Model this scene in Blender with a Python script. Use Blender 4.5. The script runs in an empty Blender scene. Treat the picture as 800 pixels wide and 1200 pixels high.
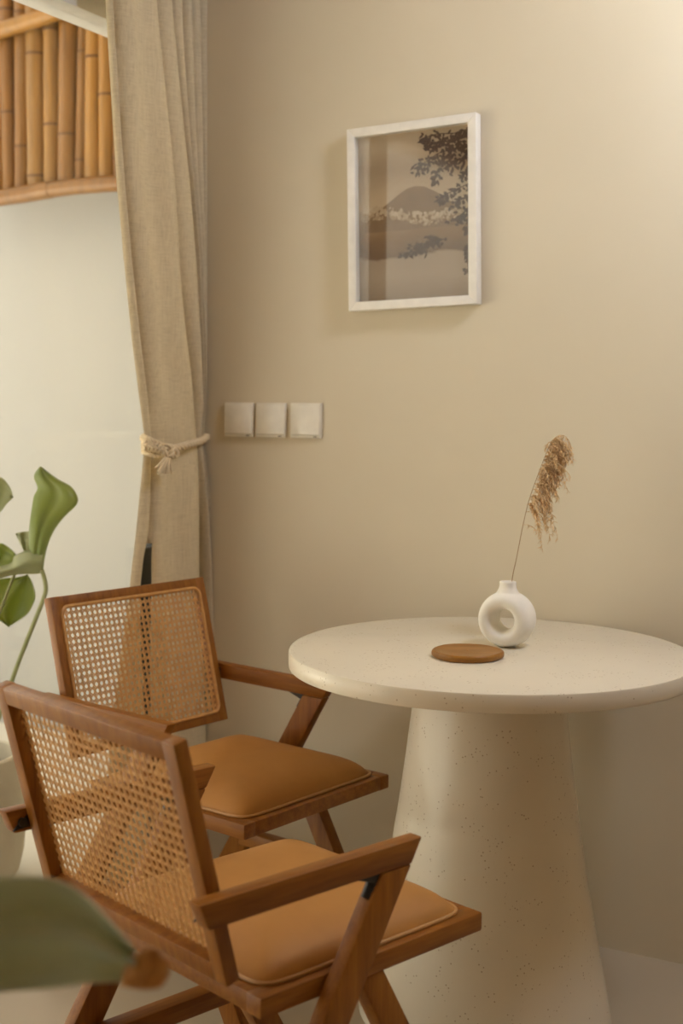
import bpy, bmesh, math, random
from mathutils import Vector, Matrix
R = random.Random(7)
scene = bpy.context.scene
col = scene.collection
PI = math.pi

# ------------------------------------------------------------------ camera
F_PX, PITCH, YAW, ROLL = 1511.37, 0.0826, 0.5039, -0.0084
CAM = Vector((2.013, -2.7616, 1.215))
FW = Vector((-math.sin(YAW) * math.cos(PITCH), math.cos(YAW) * math.cos(PITCH), -math.sin(PITCH)))
RT0 = Vector((math.cos(YAW), math.sin(YAW), 0))
UP0 = RT0.cross(FW)
RT = RT0 * math.cos(ROLL) - UP0 * math.sin(ROLL)
UP = RT0 * math.sin(ROLL) + UP0 * math.cos(ROLL)
cd = bpy.data.cameras.new('camera')
cam = bpy.data.objects.new('camera', cd)
col.objects.link(cam)
cam.matrix_world = Matrix.Translation(CAM) @ Matrix((RT, UP, -FW)).transposed().to_4x4()
cd.sensor_fit = 'VERTICAL'
cd.sensor_height = 36.0
cd.lens = F_PX / 1200 * 36.0
cd.clip_start = 0.05
cd.dof.use_dof = True
cd.dof.focus_distance = 2.35
cd.dof.aperture_fstop = 3.4
scene.camera = cam


def ray(px, py):
    return FW + RT * ((px - 400) / F_PX) + UP * ((600 - py) / F_PX)


def on_plane(px, py, axis, value):
    d = ray(px, py)
    return CAM + d * ((value - CAM[axis]) / d[axis])


def at_depth(px, py, depth):
    return CAM + ray(px, py) * depth


# ------------------------------------------------------------------ materials
def new_mat(name):
    m = bpy.data.materials.new(name)
    m.use_nodes = True
    nt = m.node_tree
    return m, nt, nt.nodes['Principled BSDF']


def N(nt, t, **kw):
    n = nt.nodes.new(t)
    for k, v in kw.items():
        setattr(n, k, v)
    return n


def coords(nt, scale=(1, 1, 1), rot=(0, 0, 0)):
    tc = N(nt, 'ShaderNodeTexCoord')
    mp = N(nt, 'ShaderNodeMapping')
    mp.inputs['Scale'].default_value = scale
    mp.inputs['Rotation'].default_value = rot
    nt.links.new(tc.outputs['Object'], mp.inputs['Vector'])
    return mp.outputs['Vector']


def noise(nt, vec, scale, detail=4, rough=.55):
    n = N(nt, 'ShaderNodeTexNoise')
    n.inputs['Scale'].default_value = scale
    n.inputs['Detail'].default_value = detail
    n.inputs['Roughness'].default_value = rough
    nt.links.new(vec, n.inputs['Vector'])
    return n.outputs['Fac']


def ramp(nt, fac, stops):
    r = N(nt, 'ShaderNodeValToRGB')
    el = r.color_ramp.elements
    while len(el) < len(stops):
        el.new(.5)
    for e, (p, c) in zip(el, stops):
        e.position = p
        e.color = (*c, 1) if len(c) == 3 else c
    nt.links.new(fac, r.inputs['Fac'])
    return r.outputs['Color']


def bump(nt, b, fac, strength, dist=.002):
    n = N(nt, 'ShaderNodeBump')
    n.inputs['Strength'].default_value = strength
    n.inputs['Distance'].default_value = dist
    nt.links.new(fac, n.inputs['Height'])
    nt.links.new(n.outputs['Normal'], b.inputs['Normal'])


def plain(name, c, rough=.5, c2=None, scale=30, metal=0, spec=.5, bmp=0):
    m, nt, b = new_mat(name)
    b.inputs['Roughness'].default_value = rough
    b.inputs['Metallic'].default_value = metal
    b.inputs['Specular IOR Level'].default_value = spec
    f = noise(nt, coords(nt), scale)
    c2 = c2 or tuple(x * .9 for x in c)
    nt.links.new(ramp(nt, f, [(.3, c2), (.7, c)]), b.inputs['Base Color'])
    if bmp:
        bump(nt, b, f, bmp)
    return m


def wood(name, axis, light, dark, rough=.42):
    m, nt, b = new_mat(name)
    s = [26, 26, 26]
    s['XYZ'.index(axis)] = 2.2
    v = coords(nt, tuple(s))
    f = noise(nt, v, 2.2, 6, .6)
    w = noise(nt, v, 9, 3, .5)
    mx = N(nt, 'ShaderNodeMath', operation='MULTIPLY_ADD')
    nt.links.new(w, mx.inputs[0])
    mx.inputs[1].default_value = .35
    nt.links.new(f, mx.inputs[2])
    nt.links.new(ramp(nt, mx.outputs[0], [(.35, dark), (.65, tuple((a + c) / 2 for a, c in zip(light, dark))), (.95, light)]),
                 b.inputs['Base Color'])
    b.inputs['Roughness'].default_value = rough
    b.inputs['Specular IOR Level'].default_value = .3
    bump(nt, b, mx.outputs[0], .12, .001)
    return m


WL, WD = (.34, .135, .018), (.15, .041, .004)
M = {}
for a in 'XYZ':
    M['wood' + a] = wood('teak_' + a.lower(), a, WL, WD)
M['coaster'] = wood('coaster_wood', 'X', (.36, .165, .03), (.2, .08, .012), .4)


def wall_mat(name, c, c2):
    m, nt, b = new_mat(name)
    v = coords(nt)
    f = noise(nt, v, 1.6, 5, .5)
    g = noise(nt, v, 60, 4)
    nt.links.new(ramp(nt, f, [(.3, c2), (.7, c)]), b.inputs['Base Color'])
    b.inputs['Roughness'].default_value = .62
    b.inputs['Specular IOR Level'].default_value = .25
    bump(nt, b, g, .12, .0012)
    return m


M['wall'] = wall_mat('limewash_plaster', (.70, .632, .495), (.655, .588, .45))
M['warm_wall'] = wall_mat('ochre_plaster', (.26, .16, .07), (.24, .145, .06))
M['fill_wall'] = wall_mat('sand_plaster', (.66, .50, .29), (.62, .46, .26))
M['white_wall'] = wall_mat('white_plaster', (.42, .417, .405), (.41, .407, .395))
M['ceiling'] = wall_mat('timber_ceiling', (.62, .45, .26), (.56, .40, .22))
M['floor'] = plain('cement_floor', (.46, .39, .29), .5, (.42, .355, .26), 3)
M['court_floor'] = plain('pale_cement', (.72, .69, .62), .6, (.70, .67, .60), 3)
M['white_paint'] = plain('white_paint', (.64, .63, .60), .4)
M['frame_white'] = plain('white_lacquer', (.86, .83, .77), .4)
M['dark_metal'] = plain('dark_metal', (.02, .019, .018), .45, spec=.5)
M['grey_metal'] = plain('grey_metal', (.06, .057, .052), .35, metal=.6)
M['leather'] = plain('tan_leather', (.47, .225, .058), .58, (.43, .20, .05), 14, spec=.3, bmp=.05)
M['piping'] = plain('tan_piping', (.50, .265, .09), .45)
M['cane'] = plain('rattan_cane', (.66, .36, .115), .45, (.50, .25, .07), 60)
M['ceramic'] = plain('matte_white_ceramic', (.86, .835, .765), .6, (.84, .815, .745), 120, spec=.3, bmp=.06)
M['ceramic_in'] = plain('ceramic_inside', (.5, .46, .38), .8)
M['dry'] = plain('dry_grass', (.74, .53, .30), .75, (.58, .39, .19), 90)
M['dry_stem'] = plain('dry_stalk', (.36, .22, .10), .7)
M['rope'] = plain('cotton_rope', (.78, .66, .46), .85, (.68, .56, .37), 300, bmp=.4)
M['pot'] = plain('stone_pot', (.62, .57, .46), .7, (.56, .51, .40), 12)
M['soil'] = plain('soil', (.09, .07, .05), .95, (.05, .04, .03), 80)
M['plastic'] = plain('switch_plastic', (.84, .80, .70), .18)
M['indicator'] = plain('switch_marker', (.22, .20, .16), .4)


def terrazzo(name, c):
    m, nt, b = new_mat(name)
    v = coords(nt)
    vo = N(nt, 'ShaderNodeTexVoronoi')
    vo.inputs['Scale'].default_value = 115
    nt.links.new(v, vo.inputs['Vector'])
    big = noise(nt, v, 5, 4)
    base = ramp(nt, big, [(.3, tuple(x * .95 for x in c)), (.7, c)])
    n2 = noise(nt, v, 24, 2)
    sp = ramp(nt, vo.outputs['Distance'], [(.12, (1, 1, 1)), (.22, (0, 0, 0))])
    gt = N(nt, 'ShaderNodeMath', operation='GREATER_THAN')
    nt.links.new(n2, gt.inputs[0])
    gt.inputs[1].default_value = .53
    mu = N(nt, 'ShaderNodeMath', operation='MULTIPLY')
    nt.links.new(sp, mu.inputs[0])
    nt.links.new(gt.outputs[0], mu.inputs[1])
    mu2 = N(nt, 'ShaderNodeMath', operation='MULTIPLY')
    nt.links.new(mu.outputs[0], mu2.inputs[0])
    mu2.inputs[1].default_value = .75
    mix = N(nt, 'ShaderNodeMix', data_type='RGBA')
    nt.links.new(mu2.outputs[0], mix.inputs[0])
    nt.links.new(base, mix.inputs[6])
    mix.inputs[7].default_value = (.36, .27, .17, 1)
    nt.links.new(mix.outputs[2], b.inputs['Base Color'])
    b.inputs['Roughness'].default_value = .27
    b.inputs['Specular IOR Level'].default_value = .5
    return m


M['terrazzo'] = terrazzo('cream_terrazzo', (.75, .69, .565))


def linen():
    m, nt, b = new_mat('linen')
    v = coords(nt)
    a = noise(nt, coords(nt, (30, 30, 700)), 1, 4, .6)
    c = noise(nt, coords(nt, (500, 500, 14)), 1, 4, .6)
    ad = N(nt, 'ShaderNodeMath', operation='ADD')
    nt.links.new(a, ad.inputs[0])
    nt.links.new(c, ad.inputs[1])
    hf = N(nt, 'ShaderNodeMath', operation='MULTIPLY')
    nt.links.new(ad.outputs[0], hf.inputs[0])
    hf.inputs[1].default_value = .5
    colr = ramp(nt, hf.outputs[0], [(.3, (.52, .44, .31)), (.5, (.69, .605, .44)), (.7, (.80, .715, .55))])
    nt.links.new(colr, b.inputs['Base Color'])
    b.inputs['Roughness'].default_value = .95
    b.inputs['Specular IOR Level'].default_value = .1
    bump(nt, b, hf.outputs[0], .35, .001)
    tr = N(nt, 'ShaderNodeBsdfTranslucent')
    nt.links.new(colr, tr.inputs['Color'])
    mx = N(nt, 'ShaderNodeMixShader')
    mx.inputs[0].default_value = .35
    nt.links.new(b.outputs[0], mx.inputs[1])
    nt.links.new(tr.outputs[0], mx.inputs[2])
    nt.links.new(mx.outputs[0], nt.nodes['Material Output'].inputs['Surface'])
    return m


M['linen'] = linen()


def leafmat(name, c, c2, trans=.35):
    m, nt, b = new_mat(name)
    f = noise(nt, coords(nt), 9, 4)
    colr = ramp(nt, f, [(.35, c2), (.65, c)])
    nt.links.new(colr, b.inputs['Base Color'])
    b.inputs['Roughness'].default_value = .38
    tr = N(nt, 'ShaderNodeBsdfTranslucent')
    tr.inputs['Color'].default_value = (c[0] * 1.6, c[1] * 1.5, c[2] * .6, 1)
    mx = N(nt, 'ShaderNodeMixShader')
    mx.inputs[0].default_value = trans
    nt.links.new(b.outputs[0], mx.inputs[1])
    nt.links.new(tr.outputs[0], mx.inputs[2])
    nt.links.new(mx.outputs[0], nt.nodes['Material Output'].inputs['Surface'])
    return m


M['leaf'] = leafmat('green_leaf', (.24, .30, .05), (.19, .25, .045), .45)
M['leaf_pale'] = leafmat('pale_leaf', (.33, .36, .19), (.27, .30, .15))
M['leaf_near'] = leafmat('grey_green_leaf', (.54, .62, .50), (.45, .53, .42), .1)
M['stem'] = plain('green_stem', (.22, .24, .09), .5)
M['leaf_tip'] = plain('dry_leaf_tip', (.66, .36, .12), .6, (.52, .26, .08), 60)


def glass(name, tint=1.0):
    m, nt, b = new_mat(name)
    nt.nodes.remove(b)
    t = N(nt, 'ShaderNodeBsdfTransparent')
    t.inputs['Color'].default_value = (tint, tint, tint * .99, 1)
    g = N(nt, 'ShaderNodeBsdfGlossy')
    g.inputs['Roughness'].default_value = .01
    lw = N(nt, 'ShaderNodeLayerWeight')
    lw.inputs['Blend'].default_value = .5
    pw = N(nt, 'ShaderNodeMath', operation='POWER')
    nt.links.new(lw.outputs['Facing'], pw.inputs[0])
    pw.inputs[1].default_value = 5
    fr = N(nt, 'ShaderNodeMath', operation='MULTIPLY_ADD')
    nt.links.new(pw.outputs[0], fr.inputs[0])
    fr.inputs[1].default_value = .96
    fr.inputs[2].default_value = .04
    mx = N(nt, 'ShaderNodeMixShader')
    nt.links.new(fr.outputs[0], mx.inputs[0])
    nt.links.new(t.outputs[0], mx.inputs[1])
    nt.links.new(g.outputs[0], mx.inputs[2])
    nt.links.new(mx.outputs[0], nt.nodes['Material Output'].inputs['Surface'])
    return m


M['glass'] = glass('clear_glass', .98)


def bamboo_mat(k):
    m, nt, b = new_mat('bamboo_%s' % 'abc'[k])
    v = coords(nt, (40, 40, 3))
    f = noise(nt, v, 1.2, 5, .6)
    L = [(.32, .150, .018), (.225, .095, .010), (.28, .135, .022)][k]
    nt.links.new(ramp(nt, f, [(.3, tuple(x * .68 for x in L)), (.55, L), (.75, tuple(min(1, x * 1.12) for x in L))]), b.inputs['Base Color'])
    b.inputs['Roughness'].default_value = .35
    return m


BAM = [bamboo_mat(k) for k in range(3)]
M['node'] = plain('bamboo_node', (.13, .055, .015), .7)


# ------------------------------------------------------------------ mesh helpers
def bm_new():
    return bmesh.new()


def prism(bm, poly, axis, a, b, bev=0, mat=0, seg=2):
    """extrude polygon (list of 2D pts) along axis from a to b; the 2D pts are the two other axes in xyz order"""
    def v3(p, t):
        l = list(p)
        l.insert(axis, t)
        return l
    lo = [bm.verts.new(v3(p, a)) for p in poly]
    hi = [bm.verts.new(v3(p, b)) for p in poly]
    n = len(poly)
    fs = [bm.faces.new(lo), bm.faces.new(hi)]
    for i in range(n):
        fs.append(bm.faces.new((lo[i], lo[(i + 1) % n], hi[(i + 1) % n], hi[i])))
    for f in fs:
        f.material_index = mat
    bmesh.ops.recalc_face_normals(bm, faces=fs)
    if bev:
        es = list({e for f in fs for e in f.edges})
        r = bmesh.ops.bevel(bm, geom=es, offset=bev, segments=seg, affect='EDGES', profile=.5, clamp_overlap=True)
        for f in r['faces']:
            f.material_index = mat


def box(bm, lo, hi, bev=0, mat=0):
    prism(bm, [(lo[0], lo[1]), (hi[0], lo[1]), (hi[0], hi[1]), (lo[0], hi[1])], 2, lo[2], hi[2], bev, mat)


def tube(bm, pts, rad, n=8, closed=False, caps=True, mat=0):
    pts = [Vector(p) for p in pts]
    k = len(pts)
    rr = rad if isinstance(rad, (list, tuple)) else [rad] * k
    rings = []
    prev = None
    for i, p in enumerate(pts):
        if closed:
            d = pts[(i + 1) % k] - pts[i - 1]
        else:
            d = pts[min(i + 1, k - 1)] - pts[max(i - 1, 0)]
        d.normalize()
        if prev is None:
            a = d.cross(Vector((0, 0, 1)))
            if a.length < .05:
                a = d.cross(Vector((1, 0, 0)))
        else:
            a = prev - d * prev.dot(d)
        a.normalize()
        prev = a
        b = d.cross(a)
        rings.append([bm.verts.new(p + (a * math.cos(t) + b * math.sin(t)) * rr[i]) for t in [2 * PI * j / n for j in range(n)]])
    for i in range(k if closed else k - 1):
        A, B = rings[i], rings[(i + 1) % k]
        for j in range(n):
            f = bm.faces.new((A[j], A[(j + 1) % n], B[(j + 1) % n], B[j]))
            f.material_index = mat
    if caps and not closed and n > 2:
        bm.faces.new(rings[0][::-1]).material_index = mat
        bm.faces.new(rings[-1]).material_index = mat


def lathe(bm, prof, n=48, mat=0, center=(0, 0, 0)):
    rings = []
    cx, cy, cz = center
    for r, z in prof:
        if r < 1e-6:
            rings.append([bm.verts.new((cx, cy, cz + z))])
        else:
            rings.append([bm.verts.new((cx + r * math.cos(2 * PI * j / n), cy + r * math.sin(2 * PI * j / n), cz + z)) for j in range(n)])
    for A, B in zip(rings, rings[1:]):
        for j in range(n):
            a, b = A[j % len(A)], A[(j + 1) % len(A)]
            c, d = B[(j + 1) % len(B)], B[j % len(B)]
            vs = []
            for v in (a, b, c, d):
                if v not in vs:
                    vs.append(v)
            if len(vs) > 2:
                bm.faces.new(vs).material_index = mat


def grid(bm, fn, nu, nv, mat=0, skip=None):
    vs = [[bm.verts.new(fn(i / nu, j / nv)) for j in range(nv + 1)] for i in range(nu + 1)]
    for i in range(nu):
        for j in range(nv):
            if skip and skip(i, j):
                continue
            bm.faces.new((vs[i][j], vs[i + 1][j], vs[i + 1][j + 1], vs[i][j + 1])).material_index = mat


def obj(name, bm, mats, parent=None, smooth=True, angle=40):
    bmesh.ops.recalc_face_normals(bm, faces=bm.faces[:])
    me = bpy.data.meshes.new(name)
    bm.to_mesh(me)
    bm.free()
    for m in (mats if isinstance(mats, (list, tuple)) else [mats]):
        me.materials.append(m)
    if smooth:
        me.polygons.foreach_set('use_smooth', [True] * len(me.polygons))
        me.set_sharp_from_angle(angle=math.radians(angle))
    o = bpy.data.objects.new(name, me)
    col.objects.link(o)
    if parent:
        o.parent = parent
    return o


def tag(o, label, cat, group=None, kind=None):
    o['label'] = label
    o['category'] = cat
    if group:
        o['group'] = group
    if kind:
        o['kind'] = kind
    return o


def thing(name, loc, rz=0, label=None, cat=None, group=None):
    o = bpy.data.objects.new(name, None)
    o.empty_display_size = .1
    col.objects.link(o)
    o.location = loc
    o.rotation_euler.z = rz
    if label:
        tag(o, label, cat, group)
    return o


def struct(name, bm, m, parent=None, **kw):
    o = obj(name, bm, m, parent, **kw)
    if not parent:
        o['kind'] = 'structure'
    return o


def dup(root, loc, rz, label, group):
    r = root.copy()
    col.objects.link(r)
    r.location = loc
    r.rotation_euler.z = rz
    r['label'] = label
    r['group'] = group
    for ch in list(root.children):
        c = ch.copy()
        col.objects.link(c)
        c.parent = r
        for g in list(ch.children):
            d = g.copy()
            col.objects.link(d)
            d.parent = c
    return r


# ------------------------------------------------------------------ room shell
CY = .86              # courtyard wall
XR, YB, ZC = 3.5, -4.4, 2.75
HEAD = 2.122          # underside of the window head
WY0, WY1 = .06, -3.2  # window opening along the left wall
T = .09

b = bm_new()
box(b, (0, 0, 0), (XR + T, T, ZC))
struct('wall_back', b, M['wall'], smooth=False)
b = bm_new()
box(b, (-T, WY0, 0), (0, CY, ZC))  # carried on past the corner, unseen, to block sun from the courtyard
box(b, (-T, WY1, HEAD + .055), (0, WY0, ZC))
box(b, (-T, YB - T, 0), (0, WY1, ZC))
struct('wall_left', b, M['wall'], smooth=False)
b = bm_new()
box(b, (XR, YB - T, 0), (XR + T, 0, ZC))
struct('wall_right', b, M['warm_wall'], smooth=False)
# wall behind the camera
b = bm_new()
box(b, (0, YB - T, 0), (XR, YB, ZC))
struct('wall_front', b, M['fill_wall'], smooth=False)
b = bm_new()
box(b, (-T, YB - T, ZC), (XR + T, T, ZC + .1))
box(b, (-1.15, YB - T, ZC), (-T, CY + .15, ZC + .1))  # added eave, out of view, shading the courtyard wall and bamboo
struct('ceiling', b, M['ceiling'], smooth=False)
b = bm_new()
box(b, (-.06, YB - T, -.1), (XR + T, T, 0))
struct('floor', b, M['floor'], smooth=False)

# window: white head, side stile, glass
w1 = thing('window_1', (-.05, 0, 0))
w1['kind'] = 'structure'
b = bm_new()
box(b, (-.05, WY1, HEAD), (.05, WY0, HEAD + .055), .003)
struct('window_head', b, M['white_paint'], w1)
b = bm_new()
ys0, ys1 = on_plane(176, 690, 0, -.05).y, on_plane(194, 690, 0, -.05).y
box(b, (-.02, ys0, .012), (.02, ys1, HEAD), .003)
box(b, (-.02, WY1, .012), (.02, WY1 + .06, HEAD), .003)
box(b, (-.02, -1.30, .012), (.02, -1.24, HEAD), .003)
struct('window_stile', b, M['dark_metal'], w1)
b = bm_new()
hy0, hy1 = on_plane(163.5, 690, 0, -.03).y, on_plane(178, 690, 0, -.03).y
hz0, hz1 = on_plane(165, 860, 0, -.03).z, on_plane(165, 643, 0, -.03).z
box(b, (.006, hy0, hz0), (.022, hy1, hz1), .004)  # added dark bar filling the gap between the curtain folds
struct('curtain_gap_bar', b, M['dark_metal'], w1)
b = bm_new()
box(b, (-.003, WY1 + .05, .012), (.003, ys0 + .01, HEAD))
struct('window_glass', b, M['glass'], w1, smooth=False)
b = bm_new()
box(b, (-.04, .0, 0.012), (.04, WY0, HEAD), .002)
struct('window_jamb', b, M['white_paint'], w1)

# courtyard outside the window
b = bm_new()
box(b, (-9, YB - 3.5, -.1), (-.06, CY, -.005))
struct('ground_courtyard', b, M['court_floor'], smooth=False)
b = bm_new()
box(b, (-9, CY, -.1), (0, CY + .15, ZC))
struct('wall_courtyard', b, M['white_wall'], smooth=False)


# ------------------------------------------------------------------ bamboo screen
def bamboo_screen():
    yp = .62
    root = thing('bamboo_screen', (on_plane(60, 230, 1, yp).x, yp, 1.6), 0,
                 'honey coloured bamboo pole screen hanging high on the white wall outside the window', 'bamboo screen')
    inv = Matrix.Translation(-Vector(root.location))

    def W(px, py, y=yp):
        return inv @ on_plane(px, py, 1, y)
    edges = [-78, -60, -44, -28, -12, 4, 18.5, 34, 53, 69, 88, 100, 117, 134, 151, 168]
    rr = random.Random(3)
    for i, (a, c) in enumerate(zip(edges, edges[1:])):
        p0, p1 = W(a, 120), W(c, 120)
        rad = (p1.x - p0.x) / 2 * .98
        cx = (p0.x + p1.x) / 2
        zb = W((a + c) / 2, 233 - .12 * (a + c) / 2).z
        zt = zb + 1.05
        lean = rr.uniform(-.008, .008) + (.02 if 9 <= i <= 11 else 0)
        n = 22
        nodes = sorted(rr.uniform(0, .3) + .36 * k for k in range(3))
        pts, rads = [], []
        zs = sorted([zb + (zt - zb) * k / n for k in range(n + 1)] + [z for nd in nodes for z in (zb + nd - .006, zb + nd, zb + nd + .006)])
        for z in zs:
            bulge = max([0] + [1 - abs(z - zb - nd) / .007 for nd in nodes])
            pts.append((cx + lean * (z - zb) * 1.5, rr.uniform(-.001, .001), z))
            rads.append(rad * (1 + .05 * max(0, bulge)))
        b = bm_new()
        tube(b, pts, rads, 14)
        for nd in nodes:
            tube(b, [(cx + lean * nd * 1.5, 0, zb + nd - .004), (cx + lean * nd * 1.5, 0, zb + nd + .004)], rad * 1.085, 14, mat=1)
        obj('pole', b, [BAM[rr.choice([0, 0, 1, 2])], M['node']], root)
    # bottom rail, gently curved, in front of the pole ends
    y2 = yp - .055
    pts = [(-90, 250), (-60, 245), (-20, 235.5), (0, 232), (30, 227.5), (60, 222), (90, 218.5), (120, 216), (165, 213)]
    b = bm_new()
    P = [W(x, y, y2) for x, y in pts]
    tube(b, P[:6], [.026, .027, .027, .027, .028, .0285], 14)
    tube(b, P[5:], [.0265, .026, .026, .026], 14)
    obj('bottom_rail', b, BAM[1], root)
    pts = [(-90, 66), (-50, 55), (0, 36), (25, 28), (50, 20.5), (76, 12)]
    b = bm_new()
    tube(b, [W(x, y, y2) for x, y in pts], [.028, .028, .028, .027, .026, .024], 14)
    obj('top_rail', b, BAM[0], root)
    # fixing battens back to the wall
    b = bm_new()
    zb = W(60, 150).z
    box(b, (-.5, .03, zb - .03), (.27, CY - yp, zb + .03), .004)
    obj('batten', b, BAM[2], root)
    return root


bamboo_screen()


# ------------------------------------------------------------------ table
TX, TY, TR, TH, TT = 1.053, -.4048, .3995, .7347, .0345
tb = thing('round_table', (TX, TY, 0), 0, 'round cream terrazzo table on a tapered conical pedestal against the wall', 'table')
b = bm_new()
r = .003
z0, z1 = TH - TT, TH
lathe(b, [(0, z0), (TR - .004, z0), (TR - .001, z0 + .001), (TR, z0 + .004), (TR, z1 - .005), (TR - .0015, z1 - .0015), (TR - .005, z1), (0, z1)], 160)
obj('tabletop', b, M['terrazzo'], tb, angle=24)
b = bm_new()
prof = [(0, 0)]
n = 24
prof.append((.2535, 0))
for i in range(n + 1):
    t = i / n
    rad = .2535 + (.1437 - .2535) * t - .010 * math.sin(PI * t)
    prof.append((rad, .004 + t * (z0 - .004)))
prof.append((0, z0))
lathe(b, prof, 120)
obj('pedestal', b, M['terrazzo'], tb, angle=50)

# ------------------------------------------------------------------ things on the table
# coaster
cc = on_plane(547.5, 766, 2, TH + .006)
co = thing('wooden_coaster', (cc.x, cc.y, TH), YAW, 'round brown wooden coaster lying on the table in front of the white vase', 'coaster')
b = bm_new()
n = 96


def wob(t):
    return 1 + .016 * math.cos(6 * t + .4) + .01 * math.cos(3 * t)


h = .0135
ringsz = [(.0, 0), (.90, 0), (.97, .001), (1.0, .004), (1.0, h - .004), (.98, h - .001), (.955, h), (.93, h - .0008), (.4, h - .0012), (0, h - .0012)]
rings = []
for s, z in ringsz:
    rings.append([b.verts.new((.0685 * s * wob(2 * PI * j / n) * math.cos(2 * PI * j / n), .0685 * s * wob(2 * PI * j / n) * math.sin(2 * PI * j / n), z)) for j in range(n)] if s else [b.verts.new((0, 0, z))])
for A, B in zip(rings, rings[1:]):
    for j in range(n):
        vs = []
        for v in (A[j % len(A)], A[(j + 1) % len(A)], B[(j + 1) % len(B)], B[j % len(B)]):
            if v not in vs:
                vs.append(v)
        b.faces.new(vs)
obj('disc', b, M['coaster'], co)
b = bm_new()
lathe(b, [(0, h - .0012), (.0022, h - .0012), (.0018, h - .0002), (0, h)], 12)
obj('centre_peg', b, M['piping'], co)

# donut vase
vb = on_plane(593.5, 757, 2, TH)
VX, VY = vb.x, vb.y
va = thing('donut_vase', (VX, VY, TH), math.radians(1), 'matte white ceramic ring vase with a hole through it holding dried grass', 'vase')
b = bm_new()
Rm, rr_, ra = .0385, .0178, .0355
cz = .0555
nu, nv = 72, 28
vs = []
for i in range(nu):
    u = 2 * PI * i / nu
    row = []
    for j in range(nv):
        v = 2 * PI * j / nv
        cv, sv = math.cos(v), math.sin(v)
        cvp = math.copysign(abs(cv) ** .85, cv)
        svp = math.copysign(abs(sv) ** .85, sv)
        rad = Rm + rr_ * cvp
        y = ra * svp
        z = cz + rad * math.sin(u)
        z = max(z, .0006)
        row.append(b.verts.new((rad * math.cos(u), y, z)))
    vs.append(row)
for i in range(nu):
    for j in range(nv):
        b.faces.new((vs[i][j], vs[(i + 1) % nu][j], vs[(i + 1) % nu][(j + 1) % nv], vs[i][(j + 1) % nv]))
# shoulder, neck and open mouth
lathe(b, [(0, .088), (.0165, .088), (.026, .0985), (.0255, .103), (.0205, .112), (.0172, .119), (.0165, .126), (.0170, .1305), (.0160, .1318), (.0140, .1312),
          (.0125, .127), (.0118, .115), (0, .115)], 40)
body = obj('vase_body', b, M['ceramic'], va, angle=180)
md = body.modifiers.new('remesh', 'REMESH')
md.mode = 'VOXEL'
md.voxel_size = .0016
md.use_smooth_shade = True
sm = body.modifiers.new('smooth', 'SMOOTH')
sm.factor = .5
sm.iterations = 6

# dried grass in the vase
dg = thing('dried_grass_stem', (VX, VY, TH + .116), 0, 'single dried pampas grass stem with drooping tan plume standing in the white vase', 'dried grass')
DEP = (Vector((VX, VY, TH)) - CAM).dot(FW)


def VW(px, py, off=0.0):
    return at_depth(px, py, DEP + off) - Vector((VX, VY, TH + .116))


stem_px = [(598.5, 700), (599, 687), (601, 672), (605, 654), (612, 618), (620, 585), (632.5, 550), (643.5, 522), (648, 515)]


def cr(pts, n):
    P = [Vector(p) for p in pts]
    out = []
    for i in range(len(P) - 1):
        p0, p1, p2, p3 = P[max(i - 1, 0)], P[i], P[i + 1], P[min(i + 2, len(P) - 1)]
        for k in range(n):
            t = k / n
            out.append(.5 * ((2 * p1) + (p2 - p0) * t + (2 * p0 - 5 * p1 + 4 * p2 - p3) * t * t + (3 * p1 - p0 - 3 * p2 + p3) * t ** 3))
    out.append(P[-1])
    return out


SP = cr([VW(x, y) for x, y in stem_px], 6)
b = bm_new()
tube(b, SP, [.0011 - .0007 * i / len(SP) for i in range(len(SP))], 7)
obj('stalk', b, M['dry_stem'], dg)
b = bm_new()
rg = random.Random(11)
px1 = DEP / F_PX


def strand(p, d, L, sag, r0, hairs=True):
    n = 9
    pts = [p]
    v = d.normalized()
    for k in range(n):
        v = (v + Vector((0, 0, -1)) * sag + Vector((rg.uniform(-1, 1), rg.uniform(-1, 1), rg.uniform(-1, 1))) * .13).normalized()
        pts.append(pts[-1] + v * L / n)
    tube(b, pts, [r0 * (1 - .6 * i / n) for i in range(n + 1)], 3, caps=False)
    if hairs:
        for k in range(2, n + 1):
            for _ in range(3):
                q = pts[k] + (pts[k - 1] - pts[k]) * rg.random()
                hd = Vector((rg.uniform(-.8, .8), rg.uniform(-.8, .8), rg.uniform(-1.5, .1))).normalized()
                hl = rg.uniform(.004, .011)
                tube(b, [q, q + hd * hl * .5 + Vector((0, 0, -.0006)), q + hd * hl + Vector((0, 0, -.002))], [.0006, .00075, .0003], 3, caps=False)


top = len(SP) - 1
s0 = int(top * .62)
for k in range(165):
    t = rg.random()
    i = int(s0 + (top - s0) * (t ** .8))
    p = SP[min(i, top)]
    side = RT * rg.uniform(.35, 1.3) + FW * rg.uniform(-.5, .5) + Vector((0, 0, 1)) * rg.uniform(-.2, .9)
    L = rg.uniform(.030, .074) * (1.15 if t < .35 else 1)
    strand(p, side, L, rg.uniform(.28, .55), .0005)
for (x, y, dx, L) in [(616, 600, .35, .10), (613, 615, .45, .075), (622, 585, .5, .10), (626, 570, .7, .075), (617, 600, .6, .085), (645, 518, -.6, .02), (648, 516, .5, .02)]:
    strand(VW(x, y), RT * dx + Vector((0, 0, .2)), L, .35, .0005)
obj('plume', b, M['dry'], dg)


# ------------------------------------------------------------------ chairs
C = dict(ws=.2244, xf=.2639, xr=-.1836, zf=.4272, rail=.0306, wb=.2284, xb0=-.2433, zb0=.4619, xb1=-.3268, zb1=.7963, tb=.0223,
         xar=-.3053, zar=.5978, xaf=.0903, zaf=.596)
YI, YO = .2310, .2575   # arm and leg plane


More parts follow.
